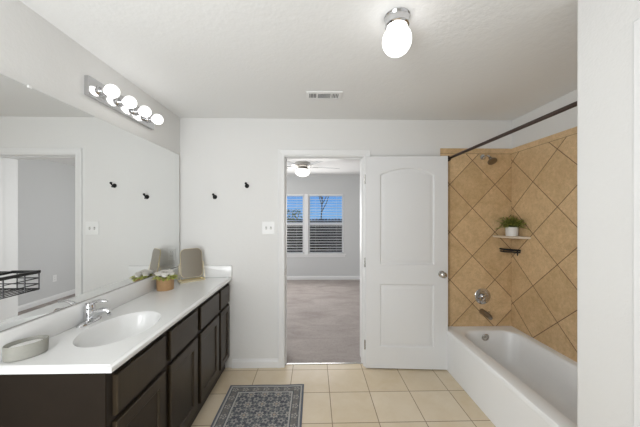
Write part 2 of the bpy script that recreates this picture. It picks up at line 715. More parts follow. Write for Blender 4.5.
# door casing with mitred corners, jambs, stops
def casing_profile():
    return [(0.0, 0.0), (0.0, 0.010), (0.006, 0.013), (0.018, 0.012), (0.045, 0.016), (0.056, 0.018), (0.062, 0.016), (0.064, 0.0)]


def casing(x0, x1, z1, y, s):
    """three-sided moulding round an opening in a wall at y facing s; drawn as one mitred sweep"""
    b = B()
    path = [((x0, 0), (-1, 0)), ((x0, z1), (-1, 1)), ((x1, z1), (1, 1)), ((x1, 0), (1, 0))]
    rings = []
    for (px, pz), (ox, oz) in path:
        rings.append([b.verts.new((px + ox * a, y + s * d, pz + oz * a)) for a, d in casing_profile()])
    for r0, r1 in zip(rings, rings[1:]):
        loop_faces(b, r0, r1)
    b.faces.new(rings[0]); b.faces.new(rings[-1][::-1])
    return b


struct('trim_1', casing(DX0 - 0.004, DX1 + 0.004, DZ + 0.006, 0.0, -1), 'trim', 'white door casing round the bedroom doorway', 'door casing')
struct('trim_2', casing(DX0 - 0.004, DX1 + 0.004, DZ + 0.006, WT, 1), 'trim')
b = B()
box(b, DX0 - 0.02, DX0, -0.001, WT + 0.001, 0, DZ)
box(b, DX1, DX1 + 0.02, -0.001, WT + 0.001, 0, DZ)
box(b, DX0 - 0.02, DX1 + 0.02, -0.001, WT + 0.001, DZ, DZ + 0.02)
box(b, DX0, DX0 + 0.011, 0.04, 0.075, 0, DZ, 0.002, 1)
box(b, DX1 - 0.011, DX1, 0.04, 0.075, 0, DZ, 0.002, 1)
box(b, DX0 + 0.011, DX1 - 0.011, 0.04, 0.075, DZ - 0.011, DZ, 0.002, 1)
jamb = struct('trim_3', b, 'trim', 'white jamb lining the bedroom doorway', 'door jamb')
b = B(); box(b, DX0 + 0.0, DX0 + 0.002, 0.006, 0.034, 0.90, 0.96, 0.0005, 1)
obj('strike_plate', b, 'nickel', jamb)
b = B(); box(b, DX0, DX1, 0.035, 0.06, 0.0, 0.006, 0.002, 1)
struct('trim_4', b, 'nickel', 'thin metal strip between tiles and carpet', 'threshold')

# ---------------------------------------------------------------- the open door
LW, LH, LT = 0.782, 2.046, 0.035


def panel_rings(bm, outline, steps, place):
    """outline(inset) gives (x, z) points; steps are (inset, depth); returns the first ring"""
    rings = []
    for ins, dep in steps:
        rings.append([bm.verts.new(place(x, dep, z)) for x, z in outline(ins)])
    for r0, r1 in zip(rings, rings[1:]):
        loop_faces(bm, r0, r1)
    fill(bm, [rings[-1]])
    return rings[0]


def rect_outline(x0, x1, z0, z1):
    return lambda i: [(x0 + i, z0 + i), (x1 - i, z0 + i), (x1 - i, z1 - i), (x0 + i, z1 - i)]


def arch_outline(x0, x1, z0, zs, zp):
    def f(i):
        w = (x1 - x0) / 2
        rise = zp - zs
        R = (w * w + rise * rise) / (2 * rise)
        cx, cz = (x0 + x1) / 2, zp - R
        Ri = R - i
        pts = [(x0 + i, z0 + i), (x1 - i, z0 + i)]
        a1 = math.asin((w - i) / Ri)
        for k in range(17):
            a = a1 - 2 * a1 * k / 16
            pts.append((cx + Ri * math.sin(a), cz + Ri * math.cos(a)))
        return pts
    return f


def build_leaf(place_sign=1):
    bm = B()
    outl = [arch_outline(0.137, LW - 0.125, 1.000, 1.872, 1.935), rect_outline(0.137, LW - 0.125, 0.205, 0.812)]
    steps = [(0, 0), (0.005, 0.004), (0.011, 0.012), (0.021, 0.012), (0.038, 0.004), (0.044, 0.003)]
    outer = {}
    for side, y0, s in (('f', 0.0, 1), ('b', LT, -1)):
        place = lambda x, d, z, y0=y0, s=s: (x, y0 + s * d, z)
        hs = [panel_rings(bm, o, steps, place) for o in outl]
        rect = [bm.verts.new((x, y0, z)) for x, z in ((0, 0), (LW, 0), (LW, LH), (0, LH))]
        fill(bm, [rect] + hs)
        outer[side] = rect
    loop_faces(bm, outer['f'], outer['b'])
    return bm


door = obj('door_1', build_leaf(), 'door', smooth=True)
door['kind'] = 'structure'
door['label'] = 'open white two-panel door with an arched top panel'
door['category'] = 'door'
ang = -math.atan(0.050 / 0.78)
door.location = (0.500, -0.055, 0.012)
door.rotation_euler = (0, 0, ang)
# knob
b = B()
lathe(b, [(0, 0.0), (0.031, 0.0), (0.033, -0.003), (0.031, -0.007), (0.014, -0.011), (0.011, -0.024), (0.016, -0.031), (0.026, -0.039),
          (0.029, -0.048), (0.027, -0.057), (0.018, -0.064), (0.0, -0.066)], 32, (LW - 0.058, 0, 0.915), (0, 1, 0))
obj('door_knob', b, 'nickel', door, True)
for hz in (0.22, 1.02, 1.83):
    b = B()
    tube(b, [(-0.006, 0.012, hz - 0.045), (-0.006, 0.012, hz + 0.045)], 0.006, 10)
    box(b, -0.001, 0.0, 0.004, 0.03, hz - 0.045, hz + 0.045)
    obj('hinge', b, 'nickel', door, True)

# closed closet door and its casing on the right foreground wall (only the casing's corner is in view)
b = B()
y0, y1, z1 = -2.55, -1.775, 2.116
path = [((y1, 0), (1, 0)), ((y1, z1), (1, 1)), ((y0, z1), (-1, 1)), ((y0, 0), (-1, 0))]
rings = []
for (py, pz), (oy, oz) in path:
    rings.append([b.verts.new((XW - d, py + oy * a, pz + oz * a)) for a, d in casing_profile()])
for r0, r1 in zip(rings, rings[1:]):
    loop_faces(b, r0, r1)
b.faces.new(rings[0]); b.faces.new(rings[-1][::-1])
struct('trim_5', b, 'trim', 'white casing at the right edge of the picture', 'door casing')
bm = B()
outl = [arch_outline(0.13, 0.655, 1.000, 1.872, 1.935), rect_outline(0.13, 0.655, 0.205, 0.812)]
steps = [(0, 0), (0.006, 0.003), (0.012, 0.006), (0.024, 0.006), (0.040, 0.003)]
hs = [panel_rings(bm, o, steps, lambda x, d, z: (XW - 0.010 + d, y0 + x, z)) for o in outl]
rect = [bm.verts.new((XW - 0.010, y0 + x, z)) for x, z in ((0.003, 0.01), (0.772, 0.01), (0.772, 2.11), (0.003, 2.11))]
fill(bm, [rect] + hs)
back = [bm.verts.new((XW, v.co.y, v.co.z)) for v in rect]
loop_faces(bm, rect, back)
bm.faces.new(back)
struct('door_2', bm, 'door')


# ---------------------------------------------------------------- bedroom windows and blinds
def window(idx, x0, x1):
    b = B()
    zr = 1.30
    f = 0.035
    y = BY + 0.03
    box(b, x0, x0 + f, y, y + 0.06, WZ0, WZ1, 0.003, 1)
    box(b, x1 - f, x1, y, y + 0.06, WZ0, WZ1, 0.003, 1)
    box(b, x0 + f, x1 - f, y, y + 0.06, WZ1 - f, WZ1, 0.003, 1)
    box(b, x0 + f, x1 - f, y, y + 0.06, WZ0, WZ0 + f, 0.003, 1)
    box(b, x0 + f, x1 - f, y, y + 0.05, zr - 0.03, zr + 0.03, 0.003, 1)
    w = struct('window_%d' % idx, b, 'vinyl')
    b = B(); box(b, x0 + f, x1 - f, y + 0.035, y + 0.039, zr + 0.02, WZ1 - f)
    box(b, x0 + f, x1 - f, y + 0.015, y + 0.019, WZ0 + f, zr - 0.02)
    obj('pane', b, 'glass', w)
    b = B(); box(b, x0 + f, x1 - f, y + 0.050, y + 0.0505, WZ0 + f, zr)
    obj('insect_screen', b, 'screen', w)
    return w


wa = window(1, WX0, WXM0)
wb = window(2, WXM1, WX1)
for o, l in ((wa, 'left bedroom window, partly behind the door frame'), (wb, 'right bedroom window with bare tree outside')):
    o['label'] = l; o['category'] = 'window'
b = B()
box(b, WX0 - 0.05, WX1 + 0.05, BY - 0.035, BY + 0.03, WZ0 - 0.022, WZ0, 0.004, 2)
box(b, WX0 - 0.03, WX1 + 0.03, BY - 0.014, BY, WZ0 - 0.075, WZ0 - 0.022, 0.003, 1)
struct('trim_6', b, 'trim', 'white window sill under the bedroom windows', 'window sill')


def blind(x0, x1, label):
    t = thing('window_blind', label, 'blind', ((x0 + x1) / 2, BY + 0.012, WZ0), 0, 'white blinds in the bedroom windows')
    hw = (x1 - x0) / 2 - 0.008
    b = B(); box(b, -hw, hw, -0.03, 0.012, WZ1 - WZ0 - 0.045, WZ1 - WZ0 - 0.002, 0.003, 1)
    obj('headrail', b, 'slat', t)
    b = B()
    z = 0.03
    while z < WZ1 - WZ0 - 0.06:
        m = Matrix.Translation((0, -0.008, z)) @ Matrix.Rotation(math.radians(13), 4, 'X')
        box(b, -hw, hw, -0.019, 0.019, -0.0018, 0.0018, 0, 1, m)
        z += 0.062
    obj('slats', b, 'slat', t)
    b = B(); box(b, -hw, hw, -0.028, 0.010, 0.002, 0.018, 0.003, 1)
    obj('bottom_rail', b, 'slat', t)
    b = B()
    for cx in (-hw * 0.6, hw * 0.6):
        tube(b, [(cx, -0.028, 0.01), (cx, -0.028, WZ1 - WZ0 - 0.04)], 0.0012, 5)
    obj('ladder_cord', b, 'slat', t)
    return t


b = B(); box(b, WXM0 + 0.001, WXM1 - 0.001, BY - 0.004, BY, WZ0, WZ1, 0.001, 1)
struct('trim_7', b, 'vinyl', 'white post between the two bedroom windows', 'window post')
blind(WX0, WXM0, 'white horizontal blind in the left bedroom window, cut by the door frame')
blind(WXM1, WX1, 'white horizontal blind in the right bedroom window, fully in view')

# outside
b = B(); box(b, -12, 12, BY + 0.15, 22, -0.35, -0.25)
o = struct('ground', b, 'grass', 'lawn outside the bedroom', 'ground')
b = B()
for k in range(90):
    x = -5.0 + k * 0.14
    h = 1.36 + random.uniform(-0.01, 0.01)
    prism(b, [(x, -0.25), (x + 0.132, -0.25), (x + 0.132, h - 0.03), (x + 0.10, h), (x + 0.032, h), (x, h - 0.03)], 9.0, 9.02, 1)
for z in (0.1, 0.6, 1.15):
    box(b, -5, 7.6, 9.02, 9.06, z, z + 0.09)
tag(obj('wooden_fence', b, 'fence'), 'weathered brown board fence seen through the bedroom windows', 'fence')


def tree(label, x, y, h, seed, lean=0.0):
    rnd = random.Random(seed)
    t = thing('bare_tree', label, 'tree', (x, y, -0.25))
    bt = B()
    br = B()
    trunk = [Vector((0, 0, 0)), Vector((lean * 0.3, 0, h * 0.35)), Vector((lean, 0.05, h * 0.6))]
    tube(bt, trunk, [0.035, 0.03, 0.022], 8)
    obj('trunk', bt, 'bark', t, True)

    def grow(p, d, L, r, depth):
        q = p + d * L * 0.5 + Vector((rnd.uniform(-.05, .05), rnd.uniform(-.05, .05), 0.02)) * L
        e = p + d * L
        tube(br, [p, q, e], [r, r * 0.8, r * 0.55], 5)
        if depth == 0:
            return
        for _ in range(3):
            nd = (d + Vector((rnd.uniform(-.7, .7), rnd.uniform(-.6, .6), rnd.uniform(-.1, .5)))).normalized()
            grow(p + (e - p) * rnd.uniform(0.5, 1.0), nd, L * rnd.uniform(0.55, 0.8), r * 0.55, depth - 1)
    for k in range(5):
        a = 2 * PI * k / 5 + rnd.random()
        d = Vector((math.cos(a) * 0.55, math.sin(a) * 0.55, 0.9)).normalized()
        grow(trunk[1] + (trunk[2] - trunk[1]) * rnd.uniform(0.2, 1), d, h * 0.24, 0.026, 3)
    obj('branches', br, 'bark', t)
    return t


tree('bare leafless tree seen through the right bedroom window', 0.35, 11.5, 4.6, 3, 0.1)


def leaf_quad(bm, p, d, L, W, up=None, droop=0.2):
    d = d.normalized()
    s = d.cross(Vector((0, 0, 1)))
    if s.length < 0.1:
        s = Vector((1, 0, 0))
    s.normalize()
    n = s.cross(d).normalized()
    P = [p, p + d * L * .3 + s * W * .42 + n * L * .03, p + d * L * .65 + s * W * .5 - n * L * droop * .3, p + d * L - n * L * droop,
         p + d * L * .65 - s * W * .5 - n * L * droop * .3, p + d * L * .3 - s * W * .42 + n * L * .03]
    mid = [p + d * L * .33 - n * L * .02, p + d * L * .66 - n * L * (droop * .4 + .03)]
    v = [bm.verts.new(c) for c in P]
    m1, m2 = bm.verts.new(mid[0]), bm.verts.new(mid[1])
    for f in ((v[0], v[1], m1), (v[1], v[2], m2, m1), (v[2], v[3], m2), (v[3], v[4], m2), (v[4], v[5], m1, m2), (v[5], v[0], m1)):
        bm.faces.new(f)


rnd = random.Random(5)
t = thing('leafy_shrub', 'green shrub outside at the left edge of the bedroom windows', 'shrub', (-0.78, 7.6, -0.25))
b = B()
for k in range(6):
    a = rnd.uniform(0, 6.28)
    tube(b, [(0, 0, 0), (math.cos(a) * .12, math.sin(a) * .12, .8), (math.cos(a) * .25, math.sin(a) * .25, 1.6)], [.03, .02, .01], 5)
obj('stems', b, 'bark', t)
b = B()
for k in range(900):
    c = Vector((rnd.gauss(0, .22), rnd.gauss(0, .2), rnd.uniform(.5, 1.95)))
    leaf_quad(b, c, Vector((rnd.uniform(-1, 1), rnd.uniform(-1, 1), rnd.uniform(-.3, 1))), .10, .05)
obj('foliage', b, 'leaf', t)

# ---------------------------------------------------------------- ceiling fan in the bedroom
t = thing('ceiling_fan', 'white ceiling fan with a lit frosted globe in the bedroom', 'ceiling fan', (-0.19, 1.85, CZ))
b = B(); lathe(b, [(0.0, 0.0), (0.085, 0.0), (0.08, -0.02), (0.06, -0.045), (0.03, -0.055), (0.0, -0.055)], 28)
obj('canopy', b, 'nickel', t, True)
b = B(); lathe(b, [(0.0, -0.05), (0.06, -0.05), (0.125, -0.062), (0.145, -0.085), (0.145, -0.115), (0.12, -0.14), (0.07, -0.15), (0.0, -0.15)], 32)
obj('motor_housing', b, 'nickel', t, True)
for k in range(5):
    a = math.radians(12 + 72 * k)
    m = Matrix.Rotation(a, 4, 'Z')
    b = B()
    mm = m @ Matrix.Rotation(math.radians(10), 4, 'X')
    pts = [(0.19, -0.045), (0.25, -0.058), (0.50, -0.065), (0.61, -0.062), (0.645, -0.035), (0.65, 0), (0.645, 0.035), (0.61, 0.062), (0.50, 0.068), (0.25, 0.058), (0.19, 0.045)]
    prism(b, pts, -0.135, -0.129, 2)
    b.transform(mm)
    bl = obj('fan_blade', b, 'blade', t)
    b = B()
    prism(b, [(0.11, -0.018), (0.16, -0.012), (0.20, -0.032), (0.26, -0.03), (0.27, 0), (0.26, 0.03), (0.20, 0.032), (0.16, 0.012), (0.11, 0.018)], -0.141, -0.136, 2)
    b.transform(mm)
    obj('blade_bracket', b, 'nickel', bl)
b = B(); lathe(b, [(0.0, -0.148), (0.075, -0.15), (0.095, -0.165), (0.09, -0.175), (0.0, -0.175)], 28)
obj('light_collar', b, 'nickel', t, True)
b = B()
lathe(b, [(0.085, -0.172), (0.112, -0.19), (0.122, -0.215), (0.115, -0.25), (0.09, -0.275), (0.05, -0.292), (0.0, -0.297)], 36, flute=0.02, nf=12)
obj('light_globe', b, 'fanglobe', t, True)


# ---------------------------------------------------------------- wall plates
def plate(name, label, cat, loc, rotz, w, h, kind, group=None):
    """plate facing local -y"""
    t = thing(name, label, cat, loc, rotz, group)
    b = B(); box(b, -w / 2, w / 2, -0.006, 0, -h / 2, h / 2, 0.0025, 2)
    obj('cover_plate', b, 'plastic', t)
    if kind == 'switch':
        for sx in (-0.023, 0.023):
            b = B()
            m = Matrix.Translation((sx, -0.006, 0)) @ Matrix.Rotation(math.radians(28), 4, 'X')
            box(b, -0.0045, 0.0045, -0.012, 0.003, -0.006, 0.006, 0.001, 1, m)
            obj('toggle', b, 'plastic', t)
            b = B()
            box(b, sx - 0.007, sx + 0.007, -0.0066, -0.0058, -0.013, 0.013)
            obj('switch_slot', b, 'ceramic', t)
    else:
        for sz in (-0.020, 0.020):
            b = B()
            lathe(b, [(0.0165, 0), (0.0165, -0.0012), (0.0, -0.0012)], 20, (0, -0.006, sz), (0, 1, 0))
            s = obj('socket', b, 'plastic', t)
            b = B()
            box(b, -0.0075, -0.0055, -0.0080, -0.0068, sz - 0.003, sz + 0.006)
            box(b, 0.0055, 0.0075, -0.0080, -0.0068, sz - 0.003, sz + 0.006)
            obj('slots', b, 'slot', s)
    return t


plate('light_switch', 'white double light switch plate left of the doorway', 'light switch', (-0.446, 0, 1.365), 0, 0.125, 0.125, 'switch')
plate('wall_outlet', 'white outlet behind the gold vanity mirror on the back wall', 'outlet', (-1.205, 0, 1.113), 0, 0.072, 0.116, 'outlet')
plate('wall_outlet', 'white low outlet on grey bedroom wall, seen in the long mirror', 'outlet', (BXR, 2.21, 0.38), -PI / 2, 0.072, 0.116, 'outlet')


# robe hooks
def hook(label, x, z):
    t = thing('robe_hook', label, 'hook', (x, 0, z), 0, 'black robe hooks on the back wall')
    b = B(); lathe(b, [(0.0, 0), (0.021, 0), (0.021, -0.004), (0.017, -0.008), (0.0, -0.008)], 24, (0, 0, 0), (0, 1, 0))
    obj('back_plate', b, 'black', t, True)
    b = B()
    tube(b, [(0, -0.006, 0), (0, -0.022, -0.002), (0, -0.036, 0.004), (0, -0.044, 0.016)], [0.007, 0.006, 0.006, 0.007], 12)
    lathe(b, [(0, -0.012), (0.009, -0.009), (0.0125, 0), (0.009, 0.009), (0, 0.012)], 16, (0, -0.046, 0.020), (0, 0, 1))
    tube(b, [(0, -0.020, -0.002), (0, -0.032, -0.016), (0, -0.036, -0.012)], [0.006, 0.006, 0.007], 10)
    obj('hook_arm', b, 'black', t, True)
    return t


hook('black robe hook, the lower and left one, nearest the long mirror', -0.967, 1.669)
hook('black robe hook, the higher one, nearer the doorway', -0.656, 1.777)

# ---------------------------------------------------------------- ceiling vent and ceiling light
t = thing('ceiling_vent', 'small white ceiling air vent with grey louvres', 'vent', (0.08, -0.525, CZ))
b = B()
W_, H_ = 0.140, 0.068
o4 = [(-W_, -H_), (W_, -H_), (W_, H_), (-W_, H_)]
i4 = [(-W_ + .024, -H_ + .024), (W_ - .024, -H_ + .024), (W_ - .024, H_ - .024), (-W_ + .024, H_ - .024)]
ra = [b.verts.new((x, y, 0)) for x, y in o4]
rb = [b.verts.new((x * .985, y * .97, -0.006)) for x, y in o4]
rc = [b.verts.new((x, y, -0.009)) for x, y in i4]
rd = [b.verts.new((x, y, 0)) for x, y in i4]
loop_faces(b, ra, rb); loop_faces(b, rb, rc); loop_faces(b, rc, rd); loop_faces(b, rd, ra)
obj('vent_frame', b, 'plastic', t)
b = B(); box(b, -W_ + .024, W_ - .024, -H_ + .024, H_ - .024, -0.0015, -0.0005)  # dark sheet, the shade inside the duct put into its colour
obj('duct_shade', b, 'ventdark', t)
for gx0, gx1, vert in ((-0.114, -0.060, True), (-0.050, 0.050, False), (0.060, 0.114, True)):
    b = B()
    if vert:
        x = gx0 + 0.006
        while x < gx1:
            m = Matrix.Translation((x, 0, -0.0055)) @ Matrix.Rotation(math.radians(40), 4, 'Y')
            box(b, -0.003, 0.003, -0.042, 0.042, -0.0006, 0.0006, 0, 1, m)
            x += 0.012
    else:
        y = -0.036
        while y < 0.04:
            m = Matrix.Translation(((gx0 + gx1) / 2, y, -0.0055)) @ Matrix.Rotation(math.radians(40), 4, 'X')
            box(b, -0.05, 0.05, -0.003, 0.003, -0.0006, 0.0006, 0, 1, m)
            y += 0.012
    obj('louvre_set', b, 'plastic', t)
b = B()
b.free()
for x in (-0.055, 0.055):
    b = B()
    box(b, x - 0.005, x + 0.005, -0.044, 0.044, -0.009, -0.001, 0.001, 1)
    obj('divider', b, 'plastic', t)

t = thing('ceiling_light', 'round white ceiling globe light on a chrome base', 'ceiling light', (0.397, -1.37, CZ))
b = B(); lathe(b, [(0.0, 0.0), (0.060, 0.0), (0.061, -0.006), (0.056, -0.012), (0.053, -0.040), (0.056, -0.046), (0.048, -0.052), (0.042, -0.05), (0.0, -0.05)], 36)
obj('base', b, 'chrome', t, True)
b = B()
R = 0.068
prof = []
for k in range(25):
    a = math.radians(34 + (180 - 34) * k / 24)
    prof.append((max(0, R * math.sin(a)), -0.116 + R * 1.03 * math.cos(a)))
prof[-1] = (0, prof[-1][1])
lathe(b, prof, 40)
obj('glass_globe', b, 'globe', t, True)

# ---------------------------------------------------------------- vanity mirror on the left wall
b = B(); box(b, XL, XL + 0.011, -2.35, -0.035, 1.0035, 2.072, 0.0015, 1)
wm = obj('wall_mirror', b, 'mirror')
tag(wm, 'long frameless wall mirror above the vanity counter', 'mirror')
for y in (-1.397, -0.5):
    b = B(); box(b, XL + 0.009, XL + 0.015, y - 0.009, y + 0.009, 2.064, 2.078, 0.002, 1)
    if y > -1:
        b.free(); continue
    obj('mirror_clip', b, 'plastic', wm, label='clear plastic mirror clip')
b = B(); box(b, XL + 0.011, XL + 0.0125, -2.35, -0.035, 1.0035, 1.007)
obj('bottom_channel', b, 'nickel', wm)

# vanity light bar
t = thing('vanity_light', 'chrome vanity light bar with four lit round bulbs above the mirror', 'wall light', (XL, -0.78, 2.228))
b = B(); box(b, 0, 0.028, -0.315, 0.315, -0.056, 0.056, 0.004, 2)
obj('back_plate', b, 'chrome', t, True)
for k, y in enumerate((-0.236, -0.080, 0.078, 0.232)):
    b = B(); lathe(b, [(0.030, 0.026), (0.031, 0.032), (0.025, 0.036), (0.022, 0.062), (0.019, 0.064)], 24, (0, y, 0), (1, 0, 0), cap1=True)
    obj('lamp_socket', b, 'chrome', t, True)
    b = B()
    prof = []
    R = 0.038
    for j in range(21):
        a = math.radians(24 + (180 - 24) * j / 20)
        prof.append((max(0, R * math.sin(a)), 0.100 - R * math.cos(a)))
    prof[-1] = (0, prof[-1][1])
    lathe(b, prof, 28, (0, y, 0), (1, 0, 0))
    obj('light_bulb', b, 'bulb', t, True)

# ---------------------------------------------------------------- vanity cabinet
VY0, VY1 = -1.545, -0.004
VXF = -0.837      # face frame plane
t = thing('vanity_cabinet', 'dark espresso wooden vanity cabinet under the white counter', 'cabinet', ((XL + VXF) / 2, VY0 + (VY1 - VY0) / 2, 0))
b = B()
box(b, XL + 0.002, VXF, VY0, VY1, 0.10, 0.12)
box(b, XL + 0.002, XL + 0.014, VY0, VY1, 0.12, 0.857)
box(b, VXF - 0.02, VXF, VY0, VY1, 0.12, 0.857)
box(b, XL + 0.014, VXF - 0.02, VY0, VY0 + 0.016, 0.12, 0.857)
box(b, XL + 0.014, VXF - 0.02, VY1 - 0.016, VY1, 0.12, 0.857)
obj('carcass', b, 'espresso_dark', t, world=True)
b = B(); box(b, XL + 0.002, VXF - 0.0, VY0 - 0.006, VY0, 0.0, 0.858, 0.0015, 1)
obj('end_panel', b, 'end_shade', t, world=True)
b = B(); box(b, XL + 0.002, VXF - 0.03, VY0, VY1, 0.0, 0.10)
obj('toe_kick', b, 'espresso_dark', t, world=True)


def slab_front(y0_, y1_, z0_, z1_):
    bm = B()
    x = VXF + 0.020
    f = [bm.verts.new((x, yy, zz)) for yy, zz in ((y0_ + .004, z0_ + .004), (y1_ - .004, z0_ + .004), (y1_ - .004, z1_ - .004), (y0_ + .004, z1_ - .004))]
    g = [bm.verts.new((x - 0.004, yy, zz)) for yy, zz in ((y0_, z0_), (y1_, z0_), (y1_, z1_), (y0_, z1_))]
    h = [bm.verts.new((VXF, v.co.y, v.co.z)) for v in g]
    bm.faces.new(f); loop_faces(bm, f, g); loop_faces(bm, g, h); bm.faces.new(h)
    return bm


def panel_front(y0_, y1_, z0_, z1_, st=0.058):
    bm = B()
    x = VXF + 0.020
    hole = panel_rings(bm, rect_outline(y0_ + st, y1_ - st, z0_ + st, z1_ - st),
                       [(0, 0), (0.006, 0.003), (0.009, 0.010), (0.018, 0.010), (0.020, 0.010)], lambda a, d, z: (x - d, a, z))
    f = [bm.verts.new((x, yy, zz)) for yy, zz in ((y0_ + .004, z0_ + .004), (y1_ - .004, z0_ + .004), (y1_ - .004, z1_ - .004), (y0_ + .004, z1_ - .004))]
    fill(bm, [f, hole])
    g = [bm.verts.new((x - 0.004, yy, zz)) for yy, zz in ((y0_, z0_), (y1_, z0_), (y1_, z1_), (y0_, z1_))]
    h = [bm.verts.new((VXF, v.co.y, v.co.z)) for v in g]
    loop_faces(bm, f, g); loop_faces(bm, g, h); bm.faces.new(h)
    return bm


cols = [(-1.514, -1.146), (-1.094, -0.738), (-0.684, -0.312), (-0.268, -0.028)]
for a, c in cols:
    obj('drawer_front', slab_front(a, c, 0.655, 0.822), 'espresso', t, world=True)
    obj('cabinet_door', panel_front(a, c, 0.125, 0.628, 0.058 if c - a > 0.3 else 0.045), 'espresso', t, world=True)

# ---------------------------------------------------------------- countertop with the moulded basin
CX0, CX1, CY0, CY1, CT = XL + 0.001, -0.803, -1.566, -0.002, 0.887
SX, SY, SA, SB = -1.035, -1.175, 0.150, 0.222
t = thing('vanity_countertop', 'white cultured marble countertop with a moulded oval basin', 'countertop', ((CX0 + CX1) / 2, (CY0 + CY1) / 2, 0.86))
b = B()
NS = 48
hole = [b.verts.new((SX + (SA + 0.012) * math.cos(2 * PI * k / NS), SY + (SB + 0.012) * math.sin(2 * PI * k / NS), CT)) for k in range(NS)]


def cring(ins, z):
    return [b.verts.new(c) for c in ((CX0, CY0 + ins, z), (CX1 - ins, CY0 + ins, z), (CX1 - ins, CY1, z), (CX0, CY1, z))]


r0 = cring(0.016, CT)
fill(b, [r0, hole])
r1 = cring(0.012, CT - 0.0045)
r2 = cring(0.005, CT - 0.0060)
r3 = cring(0.001, CT - 0.0095)
r4 = cring(0.0, CT - 0.014)
r5 = cring(0.0, CT - 0.0265)
r6 = cring(0.004, CT - 0.029)
for p_, q_ in zip((r0, r1, r2, r3, r4, r5), (r1, r2, r3, r4, r5, r6)):
    loop_faces(b, p_, q_)
r7 = cring(0.03, CT - 0.029)
loop_faces(b, r6, r7)
obj('countertop_slab', b, 'marble', t, True, world=True)
b = B()
prof = [(1.0, 0.0), (0.985, -0.003), (0.955, -0.010), (0.92, -0.026), (0.86, -0.062), (0.76, -0.098), (0.60, -0.122), (0.38, -0.134), (0.13, -0.139)]
rings = [[b.verts.new((SX + (SA + 0.012) * r * math.cos(2 * PI * k / NS), SY + (SB + 0.012) * r * math.sin(2 * PI * k / NS), CT + h)) for k in range(NS)] for r, h in prof]
for p_, q_ in zip(rings, rings[1:]):
    loop_faces(b, p_, q_)
b.faces.new(rings[-1])
obj('basin', b, 'marble', t, True, world=True)
b = B(); lathe(b, [(0.024, 0.0), (0.024, 0.003), (0.018, 0.004), (0.016, 0.001), (0.0, 0.001)], 24, (SX, SY, CT - 0.139))
obj('drain', b, 'chrome', t, True, world=True)
b = B(); box(b, CX0, CX0 + 0.019, CY0, CY1, CT + 0.0002, 1.001, 0.004, 2)
tag(obj('backsplash', b, 'marble', None, True), 'long low white backsplash strip along the foot of the big mirror', 'backsplash')
b = B(); box(b, CX0 + 0.019, CX1 + 0.004, CY1 - 0.019, CY1, CT + 0.0002, 1.001, 0.004, 2)
tag(obj('side_splash', b, 'marble', None, True), 'short white splash strip where the counter meets the back wall', 'backsplash')

# faucet
t = thing('basin_faucet', 'chrome single lever faucet behind the oval basin', 'faucet', (-1.257, -1.115, CT))
b = B()
N = 32
pr = [(1.0, 0), (1.0, 0.006), (0.93, 0.011), (0.6, 0.018), (0.0, 0.022)]
rings = []
for s, h in pr[:-1]:
    rings.append([b.verts.new((0.027 * s * math.cos(2 * PI * k / N), (0.078 * s) * (abs(math.sin(2 * PI * k / N)) ** 0.8) * (1 if math.sin(2 * PI * k / N) >= 0 else -1), h)) for k in range(N)])
for p_, q_ in zip(rings, rings[1:]):
    loop_faces(b, p_, q_)
b.faces.new(rings[-1]); b.faces.new(rings[0][::-1])
obj('base_plate', b, 'chrome', t, True)
b = B(); lathe(b, [(0.029, 0.012), (0.027, 0.04), (0.026, 0.062), (0.024, 0.074), (0.016, 0.084), (0.0, 0.087)], 28)
tube(b, [(0.008, 0, 0.034), (0.040, 0, 0.052), (0.075, 0, 0.066), (0.100, 0, 0.066), (0.110, 0, 0.058)], [0.024, 0.021, 0.018, 0.016, 0.013], 18)
obj('spout', b, 'chrome', t, True)
b = B(); lathe(b, [(0.0095, -0.012), (0.010, -0.002), (0.008, 0.0)], 16, (0.109, 0, 0.052), cap0=True)
obj('aerator', b, 'chrome', t, True)
b = B()
lathe(b, [(0.024, 0.074), (0.025, 0.092), (0.019, 0.108), (0.0, 0.113)], 24)
tube(b, [(0.0, 0, 0.094), (0.022, 0, 0.112), (0.052, 0, 0.121), (0.085, 0, 0.120), (0.098, 0, 0.117)], [0.017, 0.0145, 0.012, 0.012, 0.008], 16, flat=0.6)
obj('lever_handle', b, 'chrome', t, True)
b = B(); tube(b, [(-0.024, 0, 0.012), (-0.024, 0, 0.050)], 0.0025, 8); lathe(b, [(0, -.005), (.005, 0), (0, .005)], 12, (-0.024, 0, 0.054))
obj('drain_lift_rod', b, 'chrome', t, True)

# soap tray
t = thing('oval_dish', 'grey oval ceramic dish at the near end of the counter', 'dish', (-1.227, -1.474, CT), math.radians(54))
b = B()
lathe(b, [(0.0, 0.0), (0.064, 0.0), (0.070, 0.004), (0.0715, 0.020), (0.072, 0.059), (0.0705, 0.062), (0.0675, 0.061), (0.065, 0.057), (0.063, 0.050), (0.060, 0.046), (0.0, 0.046)],
      44, sx=0.95, sy=0.66)
obj('dish_body', b, 'ceramic', t, True)
b = B()
lathe(b, [(0.059, 0.0465), (0.056, 0.049), (0.045, 0.051), (0.0, 0.0515)], 40, sx=0.95, sy=0.64)
obj('white_liner', b, 'whitepot', t, True, label='white inside of the dish')

